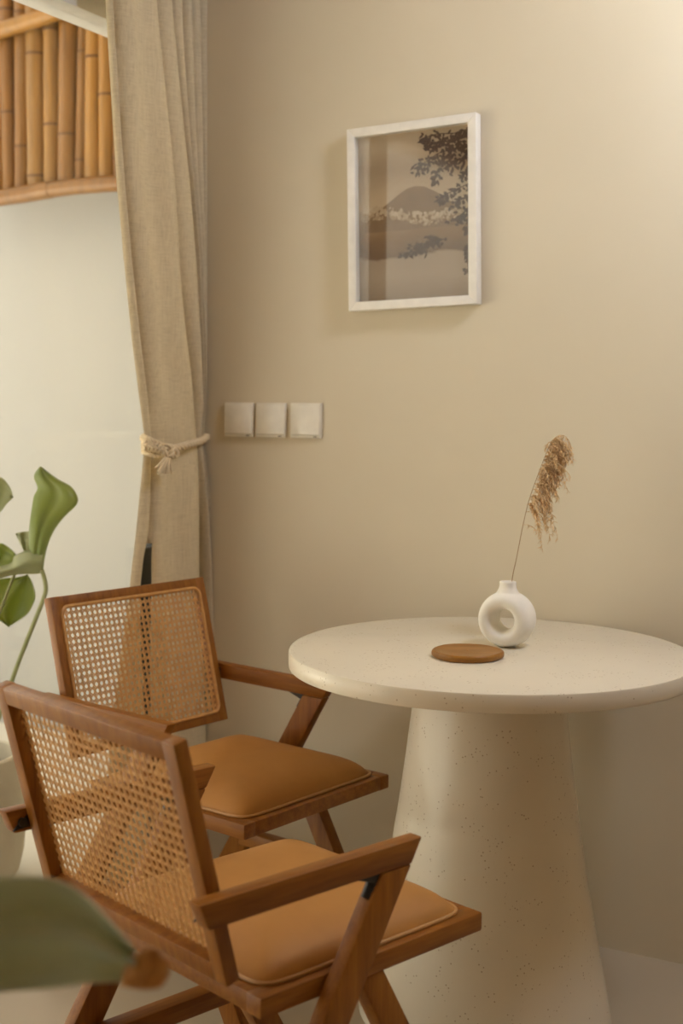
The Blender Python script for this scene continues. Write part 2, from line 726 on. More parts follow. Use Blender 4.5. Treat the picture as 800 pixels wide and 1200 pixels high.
def make_chair(label, group):
    c = C
    root = thing('armchair', (0, 0, 0), 0, label, 'chair', group)
    zt, zb = c['zf'], c['zf'] - c['rail']
    # seat frame: four rails with a chamfered top
    b = bm_new()
    W_ = .034
    box(b, (c['xr'], -c['ws'], zb), (c['xf'], -c['ws'] + W_, zt), .004)
    box(b, (c['xr'], c['ws'] - W_, zb), (c['xf'], c['ws'], zt), .004)
    box(b, (c['xf'] - W_, -c['ws'] + .001, zb + .0005), (c['xf'] - .0004, c['ws'] - .001, zt - .0003), .004)
    box(b, (c['xr'] + .0004, -c['ws'] + .001, zb + .0005), (c['xr'] + W_, c['ws'] - .001, zt - .0003), .004)
    box(b, (c['xr'] + .02, -c['ws'] + .02, zb + .006), (c['xf'] - .02, c['ws'] - .02, zb + .014))
    obj('seat_frame', b, M['woodX'], root)
    # cushion
    x0, x1, y0 = c['xr'] + .020, c['xf'] - .021, c['ws'] - .019
    cx, hx = (x0 + x1) / 2, (x1 - x0) / 2

    def rim(t, k=1.0):
        e = .16
        ct, st = math.cos(t), math.sin(t)
        return (cx + hx * k * math.copysign(abs(ct) ** e, ct), y0 * k * math.copysign(abs(st) ** e, st))
    b = bm_new()
    n, m = 120, 22
    rings = []
    prof = [(.96, zt - .012), (1.0, zt - .004), (1.0, zt + .003)]
    for i in range(1, m + 1):
        s = 1 - i / m
        prof.append((s, zt + .003 + .050 * (1 - s ** 3.2) ** .66))
    for s, z in prof:
        if s <= 1e-6:
            rings.append([b.verts.new((cx, 0, z))])
        else:
            row = []
            for j in range(n):
                t = 2 * PI * (j + .5) / n
                # square-ish sampling so corners stay sharp
                x, y = rim(t, s)
                dz = 0
                if z > zt + .004:
                    ex, ey = abs((x - cx) / hx), abs(y / y0)
                    dz = -.008 * (ex ** 6) * (ey ** 6)
                row.append(b.verts.new((x, y, z + dz)))
            rings.append(row)
    for A, B in zip(rings, rings[1:]):
        for j in range(n):
            vs_ = []
            for v in (A[j % len(A)], A[(j + 1) % len(A)], B[(j + 1) % len(B)], B[j % len(B)]):
                if v not in vs_:
                    vs_.append(v)
            b.faces.new(vs_)
    cu = obj('cushion', b, M['leather'], root, angle=180)
    b = bm_new()
    tube(b, [(*rim(2 * PI * (j + .5) / n, 1.006), zt + .0025) for j in range(n)], .0032, 8, closed=True)
    obj('piping', b, M['piping'], cu)
    # backrest: local frame (s along width, t up the panel, d forward)
    p0 = Vector((c['xb0'], 0, c['zb0']))
    tv = Vector((c['xb1'] - c['xb0'], 0, c['zb1'] - c['zb0']))
    H = tv.length
    tv.normalize()
    nv_ = Vector((tv.z, 0, -tv.x))
    Wb = c['wb']

    def PB(s, t, d):
        return p0 + tv * t + nv_ * d + Vector((0, s, 0))
    FWD = .028

    def xform(bm_):
        for v in bm_.verts:
            v.co = PB(v.co.x, v.co.y, v.co.z)
    b = bm_new()
    D = c['tb']
    box(b, (-Wb, 0, 0), (-Wb + FWD, H, D), .0025)
    box(b, (Wb - FWD, 0, 0), (Wb, H, D), .0025)
    box(b, (-Wb + .0006, H - FWD, .0004), (Wb - .0006, H - .0004, D - .0004), .0025)
    box(b, (-Wb + .0006, .0004, .0004), (Wb - .0006, FWD, D - .0004), .0025)
    xform(b)
    bf = obj('backrest_frame', b, M['woodZ'], root)
    # cane: pairs of strands both ways and single diagonals, at real spacing
    b = bm_new()
    ix, iy = Wb - FWD + .006, FWD - .006
    a0, a1, t0, t1 = -ix, ix, iy, H - iy
    dc = D - .004
    pitch = .0141
    sw = .0016

    def strip(pa, pb, w, d, th=.0006):
        pa, pb = Vector((pa[0], pa[1])), Vector((pb[0], pb[1]))
        dr = (pb - pa)
        if dr.length < .004:
            return
        dr.normalize()
        nr = Vector((-dr.y, dr.x)) * w / 2
        q = [pa + nr, pa - nr, pb - nr, pb + nr]
        lo = [b.verts.new((p.x, p.y, d - th)) for p in q]
        hi = [b.verts.new((p.x, p.y, d + th)) for p in q]
        b.faces.new(hi)
        b.faces.new(lo[::-1])
        for i in range(4):
            b.faces.new((lo[i], lo[(i + 1) % 4], hi[(i + 1) % 4], hi[i]))
    nx = int((a1 - a0) / pitch)
    ny = int((t1 - t0) / pitch)
    ox = (a1 - a0 - nx * pitch) / 2
    oy = (t1 - t0 - ny * pitch) / 2
    for i in range(nx + 1):
        x = a0 + ox + i * pitch
        for q in (-.00125, .00125):
            strip((x + q, t0), (x + q, t1), sw, dc, .0003)
    for j in range(ny + 1):
        y = t0 + oy + j * pitch
        for q in (-.00125, .00125):
            strip((a0, y + q), (a1, y + q), sw, dc + .0005, .0003)

    def clip(x, y, sx):
        # line through (x,y) with slope sx, clipped to the panel
        pts = []
        k0 = max((a0 - x), (t0 - y) if sx > 0 else (y - t1))
        k1 = min((a1 - x), (t1 - y) if sx > 0 else (y - t0))
        if k1 - k0 < .005:
            return None
        return (x + k0, y + sx * k0), (x + k1, y + sx * k1)
    hp = pitch
    for k in range(-ny - 2, nx + ny + 3):
        for sx in (1, -1):
            x = a0 + ox + (k + .5) * hp
            y = t0 + oy if sx > 0 else t1 - oy
            if sx < 0:
                y = t0 + oy + ny * pitch
            s = clip(x, y, sx)
            if s:
                strip(s[0], s[1], .0019, dc + (.0010 if sx > 0 else .0015), .0003)
    xform(b)
    obj('cane_panel', b, M['cane'], root, smooth=False)
    # bead around the cane, on the sitter's side
    b = bm_new()
    bx, by0, by1, rc = Wb - FWD + .004, FWD - .004, H - FWD + .004, .018
    path = []
    for (qx, qy, st) in [(bx - rc, by1 - rc, 0), (-bx + rc, by1 - rc, 90), (-bx + rc, by0 + rc, 180), (bx - rc, by0 + rc, 270)]:
        for k in range(7):
            a = math.radians(st + 15 * k)
            path.append((qx + rc * math.cos(a), qy + rc * math.sin(a), D + .0005))
    tube(b, path, .0042, 8, closed=True)
    xform(b)
    obj('cane_bead', b, M['cane'], bf)
    # arms, legs, stretchers: left and right sides
    zar, zaf, xar, xaf, ha = c['zar'], c['zaf'], c['xar'], c['xaf'], .037
    for s in (1, -1):
        ya, yb = (YI, YO) if s > 0 else (-YO, -YI)
        # arm: slanted rear end, mitred front end that follows the leg's front edge
        b = bm_new()
        prism(b, [(xar - .004, zar), (xaf, zaf), (xaf - .0215, zaf - .036), (xar + .012, zar - ha)], 1, ya, yb, .0035)
        arm = obj('armrest', b, M['woodX'], root)
        # corner bracket under the arm where it meets the leg
        b = bm_new()
        zu = zaf - .036
        xk = xaf - .0215 - .060
        prism(b, [(xk - .046, zu + .0005), (xk + .010, zu + .0005), (xk + .004, zu - .012), (xk - .012, zu - .011)], 1, ya + .004, yb - .004, .0008)
        prism(b, [(xk - .004, zu), (xk + .012, zu), (xk - .004, zu - .028), (xk - .015, zu - .024)], 1, ya + .004, yb - .004, .001)
        tube(b, [(xk - .003, (ya + yb) / 2, zu - .006), (xk - .020, (ya + yb) / 2, zu - .034)], .0075, 12)
        obj('corner_bracket', b, M['dark_metal'], arm)
        # bracket fixing the backrest to the arm
        b = bm_new()
        zc = zar - .020
        tt = (zc - c['zb0']) / tv.z
        pc = PB(0, tt, .004)
        yy = s * Wb
        ymid = (yy + s * YI) / 2
        prism(b, [(pc.x - .030, zc - .012), (pc.x - .022, zc - .004), (pc.x - .002, zc + .012), (pc.x + .018, zc + .010), (pc.x + .018, zc - .010), (pc.x - .010, zc - .010)], 1,
              min(yy, s * (YI + .0005)), max(yy, s * (YI + .0005)), .0006)
        tube(b, [(pc.x - .014, s * (Wb - .004), zc), (pc.x - .014, s * (Wb + .0045), zc)], .007, 12)
        obj('back_bracket', b, M['dark_metal'], arm)
        # rear leg runs from the front of the arm down and back to the floor
        zj = zaf - .036
        ft = xaf - .6025 * (zaf - 0)
        b = bm_new()
        xt = xaf - .6025 * (zaf - zj)
        prism(b, [(xt, zj), (ft, 0), (ft - .064, 0), (xt - .060, zj)], 1, ya, yb, .0035)
        obj('leg', b, M['woodZ'], root)
        # front leg, from under the seat rail down and forward
        b = bm_new()
        zq = zb + .002
        yl0, yl1 = (.190, .222) if s > 0 else (-.222, -.190)

        def xe(z):
            return .095 + .56 * (.316 - z)
        prism(b, [(xe(zq), zq), (xe(0), 0), (xe(0) - .054, 0), (xe(zq) - .050, zq)], 1, yl0, yl1, .0030)
        obj('leg', b, M['woodZ'], root)
        # low stretcher between the two legs
        b = bm_new()
        zs0, zs1 = .183, .217
        yc0, yc1 = (.196, .232) if s > 0 else (-.232, -.196)
        xa_ = xaf - .6025 * (zaf - .2) - .012
        xb2 = xe(.2) - .030
        prism(b, [(xa_, zs0), (xb2, zs0), (xb2, zs1), (xa_ + .01, zs1)], 1, yc0, yc1, .003)
        obj('stretcher', b, M['woodX'], root)
        # bolt that ties the leg to the seat rail
        b = bm_new()
        xm = xaf - .6025 * (zaf - .41) - .030
        yq = s * c['ws']
        tube(b, [(xm, yq - s * .006, .4115), (xm, s * (YI + .002), .4115)], .009, 12)
        obj('bolt', b, M['dark_metal'], root)
    return root


near = make_chair('wood and cane armchair nearest the camera, seen from behind with its back turned', 'cane armchairs at the table')
near.location = (.9694, -1.1168, 0)
near.rotation_euler.z = 1.2519
dup(near, (.4972, -.5073, 0), -.1838, 'wood and cane armchair beside the curtain, its backrest and seat facing the table', 'cane armchairs at the table')

# ------------------------------------------------------------------ curtain
XC = .085
lv = [0, 75, 150, 212, 300, 400, 470, 515, 560, 620, 655, 690, 850, 1000]
bounds = [  # left edge, hem crease (two lines that part near the bottom), creases, right edge
    [122, 126.5, 131, 135, 143, 153, 162, 168, 164, 158, 154, 150, 129, 118],
    [126, 131, 136, 141, 149, 160, 169, 174, 173, 171, 163.5, 160, 168, 170],
    [126, 131, 136, 141, 149, 160, 169, 174, 173, 171, 170, 170.5, 172, 172],
    [177.5, 185, 191, 197.5, 206, 217, 225, 226, 231, 234, 235.5, 236.5, 240, 243],
    [197, 204, 212, 219, 226, 230.5, 232.5, 232, 234.5, 237.5, 239.5, 241, 246, 250],
    [211, 213.5, 217, 221.5, 229, 233, 235, 235, 237, 240.5, 242.5, 244.5, 250, 254],
    [222, 224, 226, 228.5, 233, 236, 237.2, 237, 239, 243, 245, 247, 253, 257],
    [235, 236, 237, 237.5, 238, 238.5, 239, 239, 241, 245, 247, 249, 256, 260],
    [247, 246, 245, 243.5, 242, 241.5, 241.5, 241.5, 243.5, 247.5, 250, 252, 260, 265],
]
tracks = []
for bd in bounds:
    P = [on_plane(x, y, 0, XC) for x, y in zip(bd, lv)]
    tr = [(p.z, p.y) for p in P]
    # extrapolate up and down
    (za, ya), (zb_, yb_) = tr[0], tr[1]
    tr.insert(0, (2.66, ya + (ya - yb_) / (za - zb_) * (2.66 - za) * .5))
    tr.append((.012, tr[-1][1] - .01))
    tracks.append(sorted(tr))


def track(k, z):
    tr = tracks[k]
    for (z0_, y0_), (z1_, y1_) in zip(tr, tr[1:]):
        if z <= z1_ or (z1_, y1_) == tr[-1]:
            t = (z - z0_) / (z1_ - z0_)
            t = max(0, min(1, t))
            return y0_ + (y1_ - y0_) * t
    return tr[-1][1]


ZT = on_plane(205, 515, 0, XC).z   # height of the tie
SUB = [5, 0, 16, 8, 5, 5, 5, 5]
amp = [.014, 0, .030, .030, .030, .034, .032, .028]
base = [.004, .000, .004, -.004, -.012, -.016, -.020, -.022]
ucols = []   # (panel, t)
for k, n in enumerate(SUB):
    if k == 1:
        continue
    for i in range(n + 1):
        ucols.append((k, i / n))
zs = [.012 + (2.66 - .012) * i / 150 for i in range(151)]


def cpoint(k, t, z):
    y0_, y1_ = track(k, z), track(k + 1, z)
    gather = math.exp(-((z - ZT) / .10) ** 2)
    a = amp[k] * (1 - .35 * gather)
    prof = (1 - (2 * t - 1) ** 2) ** .6
    x = XC + base[k] + a * prof
    if k == 2:
        # soft long ripples on the wide flat fold
        x += .012 * math.sin(2 * PI * (t * 1.5 + .15 + .12 * math.sin(2.2 * z))) * (1 - gather) + .004 * math.sin(9 * z + 5 * t)
        x += gather * .010 * math.sin(PI * t)
        x -= .006 * math.exp(-((t - .62) / .12) ** 2) * math.exp(-((z - ZT - .07) / .09) ** 2) * 2
    if k == 0:
        x -= .010 * (1 - t) * 0
    y = y0_ + (y1_ - y0_) * t
    # each fold's edge slightly overlaps the next
    if k >= 2 and t > .9:
        y += .003 * (t - .9) / .1
    return Vector((x, y, z))


ct = thing('curtain', (XC, -.12, .012), 0, 'long beige linen curtain gathered in the room corner and tied with rope', 'curtain')
b = bm_new()
off = Vector(ct.location)
cols = [[b.verts.new(cpoint(k, t, z) - off) for z in zs] for (k, t) in ucols]
for (u0, c0), (u1, c1) in zip(zip(ucols, cols), zip(ucols[1:], cols[1:])):
    for i in range(len(zs) - 1):
        b.faces.new((c0[i], c1[i], c1[i + 1], c0[i + 1])) if not (u0[0] == 0 and u1[0] == 2 and zs[i] < on_plane(165, 640, 0, XC).z) else None
cu_o = obj('fabric', b, M['linen'], ct, angle=70)
sd = cu_o.modifiers.new('thickness', 'SOLIDIFY')
sd.thickness = .0016
sd.offset = 0
b = bm_new()
box(b, (-.014, -.30, 2.648), (.030, .115, 2.700), .003)
tk = obj('heading_track', b, M['white_paint'], ct)
tk.location = (0, 0, 0)
for v in tk.data.vertices:
    pass
tk.data.transform(Matrix.Translation((0, 0, -.012)))
b = bm_new()
box(b, (-.006, -.02, 2.69), (.006, .02, ZC - .0), .001)
hk = obj('ceiling_hook', b, M['white_paint'], ct)
hk.data.transform(Matrix.Translation((0, 0, -.012)))

# ------------------------------------------------------------------ rope tieback
tie = thing('curtain_tieback', on_plane(197, 530, 0, XC + .06), 0, 'braided cream rope tieback with a tassel knotted around the beige curtain', 'tieback')
toff = Vector(tie.location)


def TP(px, py, out):
    return on_plane(px, py, 0, XC + out) - toff


def braid(bm_, path, rad, strands=3, turns=1.0, rs=.55, flat=1.0):
    path = cr(path, 8)
    L = 0
    acc = [0]
    for p, q in zip(path, path[1:]):
        L += (q - p).length
        acc.append(L)
    for s in range(strands):
        pts = []
        for i, p in enumerate(path):
            d = (path[min(i + 1, len(path) - 1)] - path[max(i - 1, 0)]).normalized()
            a = d.cross(Vector((1, 0, .2))).normalized()
            e = d.cross(a)
            ph = 2 * PI * (s / strands + turns * acc[i] / L)
            pts.append(p + a * math.cos(ph) * rad * flat + e * math.sin(ph) * rad)
        tube(bm_, pts, rad * rs * 1.35, 7)


b = bm_new()
# visible rope from knot to the right end, then round the back, ending at the knotted net on the left
braid(b, [TP(196, 528, .055), TP(206, 525.5, .057), TP(218, 522, .055), TP(230, 518.5, .045), TP(239, 515, .022), TP(241.5, 511, -.005), TP(236, 509, -.045)], .0062, 3, 7)
braid(b, [TP(236, 509, -.045), TP(205, 510, -.06), TP(175, 511, -.045), TP(168, 513, -.01)], .006, 3, 6)
obj('rope', b, M['rope'], tie)
b = bm_new()
rk = random.Random(5)
# flat knotted band
for k, (o0, o1) in enumerate([(-9.0, -4.5), (-4.5, -2), (0, 0), (4, 2.5), (8.5, 4.5)]):
    braid(b, [TP(168, 520.5 + o0, -.012), TP(169.5, 521.5 + o0, .02), TP(176, 523.5 + .9 * o0 + rk.uniform(-1, 1), .044), TP(184, 526 + .8 * o0 + rk.uniform(-1, 1), .054), TP(191, 528 + o1, .059), TP(196, 528.5 + o1 * .4, .060)], .0042, 3, 4 + k % 2)
for k in range(12):
    x = 170 + 2 * k
    y0_ = 515 + .75 * k
    y1_ = y0_ + 13 - .5 * k
    o = .02 + .043 * math.sin(min(1, (x - 166) / 26) * PI / 2)
    braid(b, [TP(x, y0_, o), TP(x + 2.5 * (-1) ** k, (y0_ + y1_) / 2, o + .006), TP(x, y1_, o)], .0026, 2, 1.5)
obj('knotted_band', b, M['rope'], tie)
b = bm_new()
# knot
braid(b, [TP(190, 525, .06), TP(196, 523.5, .070), TP(203, 527, .072), TP(206, 532, .066), TP(200, 534, .064), TP(193, 532, .068), TP(190, 528, .066)], .0055, 3, 3)
braid(b, [TP(199, 524, .066), TP(200.5, 529, .075), TP(198, 535, .070)], .0055, 3, 1)
obj('knot', b, M['rope'], tie)
b = bm_new()
for k in range(34):
    a, e = rk.uniform(-1, 1), rk.uniform(-1, 1)
    pts = [TP(198 + a * 2.2, 533 + e, .068 + .003 * e), TP(195.5 + a * 4.0, 541, .068 + .006 * e), TP(193.8 + a * 6.5, 549 + rk.uniform(-1, 1), .067 + .008 * e), TP(193.2 + a * 8.5, 554.5 + rk.uniform(-2.2, 1.2), .066 + .008 * e)]
    tube(b, cr(pts, 3), .0025, 5)
tube(b, cr([TP(195, 534, .07), TP(189, 541, .071), TP(184.5, 546.5, .069), TP(182, 548, .066)], 4), .0022, 6)
obj('tassel', b, M['rope'], tie)

# ------------------------------------------------------------------ picture
PX0, PX1, PZ0, PZ1, ROT = .517, .8476, 1.443, 1.8693, .0233
pc = thing('framed_picture', ((PX0 + PX1) / 2, 0, (PZ0 + PZ1) / 2), 0, 'white framed sepia print of a mountain behind leaves on the wall', 'picture')
pc.rotation_euler = (0, -ROT, 0)
hw, hh, fw_ = (PX1 - PX0) / 2, (PZ1 - PZ0) / 2, .0205
b = bm_new()
YF = -.031


def bar(poly):
    prism(b, poly, 1, YF, -.002, .0012)


bar([(-hw, -hh), (-hw + fw_, -hh + fw_), (-hw + fw_, hh - fw_), (-hw, hh)])
bar([(hw, -hh), (hw, hh), (hw - fw_, hh - fw_), (hw - fw_, -hh + fw_)])
bar([(-hw, hh), (-hw + fw_, hh - fw_), (hw - fw_, hh - fw_), (hw, hh)])
bar([(-hw, -hh), (hw, -hh), (hw - fw_, -hh + fw_), (-hw + fw_, -hh + fw_)])
obj('picture_frame', b, M['frame_white'], pc)
b = bm_new()
box(b, (-hw + .004, -.012, -hh + .004), (hw - .004, -.0005, hh - .004))
obj('backing_board', b, M['frame_white'], pc, smooth=False)

iw, ih = hw - fw_ + .001, hh - fw_ + .001


def print_mat():
    m, nt, bb = new_mat('sepia_print')
    tc = N(nt, 'ShaderNodeTexCoord')
    sp = N(nt, 'ShaderNodeSeparateXYZ')
    nt.links.new(tc.outputs['Object'], sp.inputs[0])
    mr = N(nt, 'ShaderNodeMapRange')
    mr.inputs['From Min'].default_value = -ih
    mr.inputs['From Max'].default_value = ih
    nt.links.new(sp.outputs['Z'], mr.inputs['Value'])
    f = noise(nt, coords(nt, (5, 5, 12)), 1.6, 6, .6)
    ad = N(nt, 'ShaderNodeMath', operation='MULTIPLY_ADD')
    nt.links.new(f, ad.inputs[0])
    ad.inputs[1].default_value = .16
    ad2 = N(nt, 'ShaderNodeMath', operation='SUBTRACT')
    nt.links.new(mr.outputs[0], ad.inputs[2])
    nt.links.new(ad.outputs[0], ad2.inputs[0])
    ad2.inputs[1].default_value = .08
    colr = ramp(nt, ad2.outputs[0], [(.0, (.27, .19, .125)), (.14, (.37, .28, .20)), (.255, (.36, .27, .19)), (.275, (.17, .095, .045)), (.40, (.25, .145, .065)), (.47, (.33, .21, .11)),  # pale bottom band stands in for white reflected in the picture glass
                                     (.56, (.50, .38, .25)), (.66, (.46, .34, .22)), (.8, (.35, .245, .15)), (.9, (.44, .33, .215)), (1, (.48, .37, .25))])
    nt.links.new(colr, bb.inputs['Base Color'])
    bb.inputs['Roughness'].default_value = .6
    return m


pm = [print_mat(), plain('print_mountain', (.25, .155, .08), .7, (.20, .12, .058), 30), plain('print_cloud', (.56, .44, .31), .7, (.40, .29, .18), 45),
      plain('print_foliage', (.085, .040, .018), .7, (.055, .026, .012), 60), plain('print_haze', (.40, .29, .18), .7, (.34, .235, .14), 45)]
b = bm_new()
YP = -.0125


def flat(pts, y, mat):
    f = b.faces.new([b.verts.new((-iw + 2 * iw * u, y, -ih + 2 * ih * v)) for u, v in pts])
    f.material_index = mat


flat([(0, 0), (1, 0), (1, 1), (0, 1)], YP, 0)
mt_ = [(.05, .42), (.06, .50), (.14, .53), (.22, .565), (.30, .60), (.38, .64), (.45, .665), (.52, .675), (.60, .665), (.68, .635), (.76, .60), (.84, .555), (.92, .52), (.95, .42)]
flat(mt_, YP - .0002, 1)
rp = random.Random(21)


def blob(u, v, r, mat, y):
    n = 12
    ph = rp.random() * 6
    flat([(u + r * (1 + .22 * math.sin(3 * 2 * PI * j / n + ph)) * math.cos(2 * PI * j / n), v + r * .72 * (1 + .22 * math.cos(2 * 2 * PI * j / n + ph)) * math.sin(2 * PI * j / n)) for j in range(n)], y, mat)


yy = YP - .0003


def cloud_y(u):
    return .53 + .03 * math.sin(7 * u + .5) - .05 * abs(u - .4)


for k in range(260):
    u = rp.random() * .93 + .02
    puff = .5 + .5 * math.sin(19 * u + 1.0) * math.sin(31 * u)
    v = cloud_y(u) + rp.uniform(-.05, .030 * puff + .004)
    yy -= .000002
    blob(min(.97, max(.03, u)), v, rp.uniform(.006, .017), 2 if v > cloud_y(u) - .02 or rp.random() < .4 else 4, yy)


def leafp(u, v, a, L, w):
    ca, sa = math.cos(a), math.sin(a)
    pts = []
    for s, q in [(0, 0), (.3, .5), (.65, .42), (1, 0), (.65, -.42), (.3, -.5)]:
        x, y = s * L, q * w
        pts.append((u + x * ca - y * sa, v + (x * sa + y * ca) * .75))
    if all(.002 < p[0] < .998 and .002 < p[1] < .998 for p in pts):
        global yy
        yy -= .0000012
        flat(pts, yy, 3)


def cluster(u0, v0, u1, v1, n, spread):
    for k in range(n):
        t = rp.random()
        leafp(u0 + (u1 - u0) * t + rp.gauss(0, spread), v0 + (v1 - v0) * t + rp.gauss(0, spread * .75), rp.uniform(PI * .8, PI * 1.8), rp.uniform(.035, .062), rp.uniform(.018, .028))


def twig(pts, w):
    for (u0, v0), (u1, v1) in zip(pts, pts[1:]):
        d = math.hypot(u1 - u0, v1 - v0)
        nx_, ny_ = -(v1 - v0) / d * w, (u1 - u0) / d * w
        flat([(u0 - nx_, v0 - ny_), (u1 - nx_ * .6, v1 - ny_ * .6), (u1 + nx_ * .6, v1 + ny_ * .6), (u0 + nx_, v0 + ny_)], YP - .0008, 3)


def spray(pts, n, spread, w=.004):
    twig(pts, w)
    for k in range(n):
        i = rp.randrange(len(pts) - 1)
        t = rp.random()
        (u0, v0), (u1, v1) = pts[i], pts[i + 1]
        leafp(u0 + (u1 - u0) * t + rp.gauss(0, spread), v0 + (v1 - v0) * t + rp.gauss(0, spread * .75) - .008, rp.uniform(PI * .75, PI * 1.9), rp.uniform(.032, .058), rp.uniform(.016, .026))


spray([(.995, .97), (.85, .955), (.72, .965), (.58, .95)], 62, .022)
spray([(.995, .93), (.85, .91), (.74, .92), (.64, .90)], 60, .022)
spray([(.66, .955), (.64, .92), (.645, .885)], 16, .014)
spray([(.995, .88), (.84, .865), (.72, .85), (.60, .805), (.53, .76)], 85, .022)
spray([(.84, .865), (.74, .79), (.70, .72), (.69, .685)], 45, .018)
spray([(.995, .84), (.90, .80), (.80, .765)], 45, .024)
spray([(.995, .77), (.95, .73), (.93, .70)], 22, .018)
spray([(.995, .66), (.88, .63), (.78, .605), (.73, .585)], 48, .018)
spray([(.995, .60), (.92, .57), (.86, .545)], 32, .020)
spray([(.995, .52), (.92, .48), (.83, .45)], 44, .020)
spray([(.995, .46), (.97, .42), (.98, .38)], 16, .014)
spray([(.995, .32), (.96, .24), (.97, .15)], 30, .016)
spray([(.78, .345), (.68, .345), (.58, .325), (.46, .315)], 46, .013, .003)
spray([(.72, .355), (.66, .375), (.62, .37)], 16, .010, .003)
spray([(.62, .29), (.48, .285), (.36, .285)], 22, .008, .002)
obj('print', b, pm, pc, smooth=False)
b = bm_new()
box(b, (-iw, -.0262, -ih), (iw, -.0246, ih))
obj('picture_glass', b, M['glass'], pc, smooth=False)

# ------------------------------------------------------------------ light switches
sw_px = [(263, 295.5), (299.5, 333.5), (339, 376)]
lab = ['square white light switch nearest the curtain, left of the row of three', 'square white light switch in the middle of the row of three', 'square white light switch on the right end of the row of three']
xs = [(.1505, .2335), (.2455, .3275), (.3435, .4362)]
xs = []
for a, c_ in sw_px:
    xs.append((on_plane(a, 492, 1, -.010).x, on_plane(c_, 493, 1, -.010).x))
sz0, sz1 = 1.1318, 1.2208
sw_proto = None


def make_switch(label):
    s = thing('light_switch', (0, 0, 0), 0, label, 'light switch', 'light switches on the wall')
    h = .0435
    b = bm_new()
    box(b, (-h, -.0085, -h), (h, -.0002, h), .0022)
    obj('wall_plate', b, M['plastic'], s)
    b = bm_new()
    # wide rocker with a slight rake and a lower lip
    prism(b, [(-.0080, -h + .007), (-.0125, -h + .009), (-.0105, h - .004), (-.0080, h - .003)], 0, -h + .002, h - .002, .0009)
    rk_ = obj('rocker', b, M['plastic'], s)
    b = bm_new()
    box(b, (h - .021, -.0096, -h + .0022), (h - .011, -.0082, -h + .0052), .0004)
    obj('marker', b, M['indicator'], s)
    return s


sw_proto = make_switch(lab[0])
for i, (a, c_) in enumerate(xs):
    loc = ((a + c_) / 2, 0, (sz0 + sz1) / 2)
    if i == 0:
        sw_proto.location = loc
    else:
        dup(sw_proto, loc, 0, lab[i], 'light switches on the wall')


# ------------------------------------------------------------------ potted plant outside the window
def leaf_grid(left, right, depth, bow, n=14, m=8, crease=.012):
    """blade between two edge polylines (pixel outlines set at a real distance), bowed and creased along its midrib"""
    L = cr([Vector((x, y, 0)) for x, y in left], 6)
    Rr = cr([Vector((x, y, 0)) for x, y in right], 6)

    def samp(P, t):
        f = t * (len(P) - 1)
        i = min(int(f), len(P) - 2)
        return P[i].lerp(P[i + 1], f - i)

    def fn(u, v):
        p = samp(L, u).lerp(samp(Rr, u), v)
        d = depth(u) + bow * math.sin(PI * v) - crease * (1 - abs(2 * v - 1)) ** 2 + .004 * math.sin(11 * u + 3 * v)
        return at_depth(p.x, p.y, d)
    return fn


def add_leaf(name, root, mats, grids, thick=.0012):
    b = bm_new()
    off = Vector(root.location)
    for k, (fn, n, m, mi) in enumerate(grids):
        grid(b, lambda u, v: fn(u, v) - off, n, m, mi)
    o = obj(name, b, mats, root, angle=180)
    md = o.modifiers.new('thickness', 'SOLIDIFY')
    md.thickness = thick
    return o


def z6(p):
    return (p[0] / 6, 540 + p[1] / 6)


pf = on_plane(-42, 1030, 2, 0)
plant = thing('potted_monstera', (pf.x, pf.y, -.005), 0, 'broad leaved green plant in a round stone pot outside the window', 'potted plant')
PD = (Vector((pf.x, pf.y, .4)) - CAM).dot(FW)
b = bm_new()
prof = [(0, 0), (.105, 0), (.122, .006), (.138, .03), (.150, .08), (.156, .15), (.156, .24), (.150, .315), (.146, .33), (.140, .334), (.132, .332), (.128, .322), (.128, .27), (0, .27)]
lathe(b, prof, 64)
obj('pot', b, M['pot'], plant)
b = bm_new()
lathe(b, [(0, .24), (.1275, .24), (.1275, .285), (.08, .292), (0, .295)], 40)
obj('soil', b, M['soil'], plant)
LD = PD - .02
up_l = [z6(p) for p in [(222, 668), (205, 600), (206, 520), (212, 430), (226, 335), (240, 250), (268, 190), (240, 108), (283, 42)]]
up_r = [z6(p) for p in [(300, 787), (312, 680), (336, 585), (380, 485), (450, 392), (546, 292), (505, 190), (404, 130), (287, 44)]]
lo_l = [z6(p) for p in [(298, 640), (200, 628), (102, 668), (80, 715), (0, 742), (-90, 760)]]
lo_r = [z6(p) for p in [(300, 790), (240, 797), (190, 797), (120, 800), (0, 828), (-90, 880)]]
add_leaf('leaf', plant, [M['leaf'], M['leaf_pale']], [
    (leaf_grid(up_l, up_r, lambda u: LD - .02 + .05 * u, -.03, crease=-.02), 28, 10, 0),
    (leaf_grid(lo_l, lo_r, lambda u: LD - .02 + .02 * u, -.03), 18, 8, 1)])
add_leaf('leaf', plant, [M['leaf']], [(leaf_grid([z6(p) for p in [(195, 800), (225, 850), (250, 945), (232, 1010), (185, 1085), (65, 1165)]],
                                                  [z6(p) for p in [(190, 800), (110, 820), (0, 830), (-90, 900), (-120, 1020), (60, 1168)]], lambda u: LD + .05 + .06 * u, .03, crease=.03), 20, 14, 0)])
add_leaf('leaf', plant, [M['leaf_pale']], [(leaf_grid([z6(p) for p in [(-150, 330), (-80, 150), (0, 112), (70, 185), (92, 255)]],
                                                       [z6(p) for p in [(-150, 340), (-90, 400), (0, 362), (50, 300), (92, 260)]], lambda u: LD + .10, .02), 16, 8, 0)])
add_leaf('leaf', plant, [M['leaf']], [(leaf_grid([z6(p) for p in [(-90, 640), (-20, 590), (15, 580), (70, 615), (112, 655)]],
                                                  [z6(p) for p in [(-90, 790), (-20, 760), (0, 745), (60, 735), (100, 700)]], lambda u: LD + .06, .02), 14, 8, 0)])
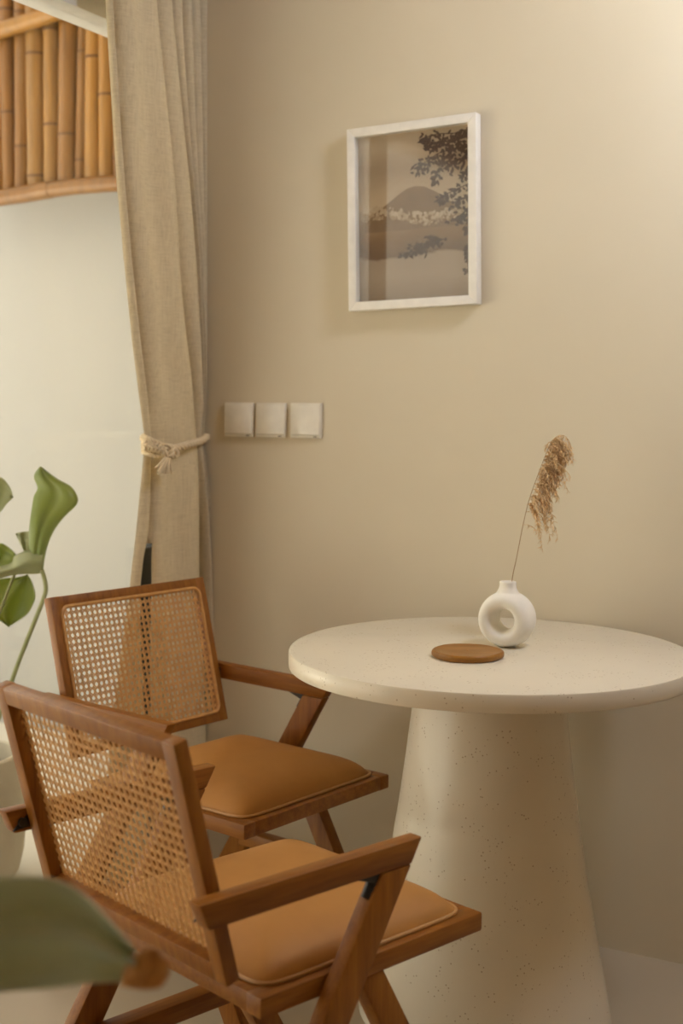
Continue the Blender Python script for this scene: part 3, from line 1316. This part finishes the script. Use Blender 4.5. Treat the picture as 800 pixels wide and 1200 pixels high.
add_leaf('leaf', plant, [M['leaf_pale']], [(leaf_grid([z6(p) for p in [(108, 512), (150, 500), (215, 496)]],
                                                       [z6(p) for p in [(165, 628), (185, 632), (215, 628)]], lambda u: LD + .05, .01), 8, 6, 0)])
off = Vector(plant.location)


def stem(pts, r=.0055):
    b = bm_new()
    P = [at_depth(x, y, d) - off for x, y, d in pts]
    P.append(Vector((P[-1].x * .3, P[-1].y * .3, .28)))
    tube(b, cr(P, 6), r, 9)
    obj('stem', b, M['stem'], plant)


stem([(49, 668, LD - .03), (52.5, 681, LD - .03), (53.5, 692, LD - .025), (50, 704, LD - .02), (43, 722, LD - .015), (33, 747, LD - .01), (22, 775, LD - .005), (13, 800, LD), (-5, 850, PD)], .0058)
stem([(-18, 680, LD + .06), (-20, 740, LD + .05), (-30, 830, PD + .02)])
stem([(-25, 600, LD + .10), (-35, 700, LD + .08), (-45, 830, PD + .04)])
stem([(-14, 650, LD + .07), (-26, 720, LD + .06), (-36, 840, PD + .03)])
stem([(30, 645, LD + .05), (10, 690, LD + .05), (-14, 760, LD + .05), (-28, 840, PD + .03)], .004)

# ------------------------------------------------------------------ plant beside the camera; one leaf tip reaches into view
fp = Vector((.98, -2.28, 0))
fpl = thing('foreground_plant', fp, 0, 'large blurred grey green leaf with a browned tip close to the camera', 'plant')
b = bm_new()
lathe(b, [(0, 0), (.09, 0), (.10, .01), (.125, .26), (.118, .262), (.112, .25), (.11, .21), (0, .21)], 48)
obj('pot', b, M['pot'], fpl)
b = bm_new()
lathe(b, [(0, .19), (.112, .19), (.112, .225), (0, .232)], 32)
obj('soil', b, M['soil'], fpl)
NDp = 1.06
ed_t = [(-330, 1120), (-220, 1050), (-100, 1022), (0, 1027), (55, 1028), (95, 1045), (130, 1080), (158, 1112)]
ed_b = [(-330, 1128), (-220, 1170), (-100, 1172), (0, 1163), (55, 1159), (100, 1153), (135, 1151), (158, 1147)]
add_leaf('leaf', fpl, [M['leaf_near']], [(leaf_grid(ed_t, ed_b, lambda u: NDp - .02 * u, .03, crease=.035), 34, 14, 0)])
add_leaf('leaf_tip', fpl, [M['leaf_tip']], [(leaf_grid([(152, 1118), (162, 1116), (176, 1109), (188, 1116), (199, 1130)], [(140, 1155), (158, 1159), (174, 1160), (190, 1156), (198, 1142)], lambda u: NDp - .02 + .004 * u, .01), 10, 6, 0)])
off = fp
b = bm_new()
p_base = at_depth(-330, 1124, NDp) - fp
tube(b, cr([p_base + (at_depth(-300, 1122, NDp) - at_depth(-330, 1124, NDp)), p_base, p_base.lerp(Vector((0, 0, .42)), .4) + Vector((0, 0, .06)), Vector((0, 0, .42)), Vector((0, 0, .22))], 8), .006, 9)
obj('stem', b, M['stem'], fpl)
for o in list(fpl.children):
    if o.name.startswith('leaf_tip'):
        o['label'] = 'dry brown leaf tip'

# ------------------------------------------------------------------ added globe lamp, out of view on the right, brightening the upper wall
cl = thing('added_globe_lamp', (1.95, -.55, ZC), 0, 'added unseen globe lamp brightening the wall to the right of the table', 'lamp')
b = bm_new()
lathe(b, [(0, -.0005), (.06, -.0005), (.06, -.02), (.012, -.028), (.004, -.03), (.004, -.19), (.03, -.195), (.032, -.225), (0, -.225)], 32)
obj('added_globe_mount', b, M['white_paint'], cl)
gm, gnt, gb = new_mat('added_globe_glow')
gb.inputs['Base Color'].default_value = (.9, .9, .9, 1)
gb.inputs['Emission Color'].default_value = (.90, 1, 1.17, 1)
gb.inputs['Emission Strength'].default_value = 27
b = bm_new()
rg_ = .145
prof = [(rg_ * math.sin(PI * k / 24), -.36 + rg_ * math.cos(PI * k / 24)) for k in range(25)]
prof[0] = (0, -.36 + rg_)
prof[-1] = (0, -.36 - rg_)
lathe(b, prof, 40)
obj('added_globe', b, gm, cl)

# ------------------------------------------------------------------ daylight
w = bpy.data.worlds.new('sky')
scene.world = w
w.use_nodes = True
bg = w.node_tree.nodes['Background']
bg.inputs['Color'].default_value = (1.0, .95, .80, 1)
bg.inputs['Strength'].default_value = 1.15

sl = bpy.data.lights.new('sun', 'SUN')
sl.energy = 17
sl.angle = math.radians(2)
sl.color = (1, .95, .84)
so = bpy.data.objects.new('sun', sl)
col.objects.link(so)
so.location = (1, -1, 6)
so.rotation_euler = Vector((-.5, .25, -.82)).to_track_quat('-Z', 'Y').to_euler()


def portal(loc, rot, sx, sy):
    l = bpy.data.lights.new('portal', 'AREA')
    l.shape = 'RECTANGLE'
    l.size, l.size_y = sx, sy
    l.cycles.is_portal = True
    o = bpy.data.objects.new('portal', l)
    col.objects.link(o)
    o.location = loc
    o.rotation_euler = rot


portal((-.10, (WY0 + WY1) / 2, HEAD / 2), (0, -PI / 2, 0), HEAD, abs(WY1 - WY0))

scene.view_settings.view_transform = 'Standard'
scene.view_settings.look = 'None'
scene.view_settings.gamma = 1
scene.view_settings.exposure = 0.9
scene.view_settings.use_curve_mapping = False
scene.cycles.use_denoising = True
scene.cycles.max_bounces = 10
scene.cycles.diffuse_bounces = 6
scene.cycles.transparent_max_bounces = 16
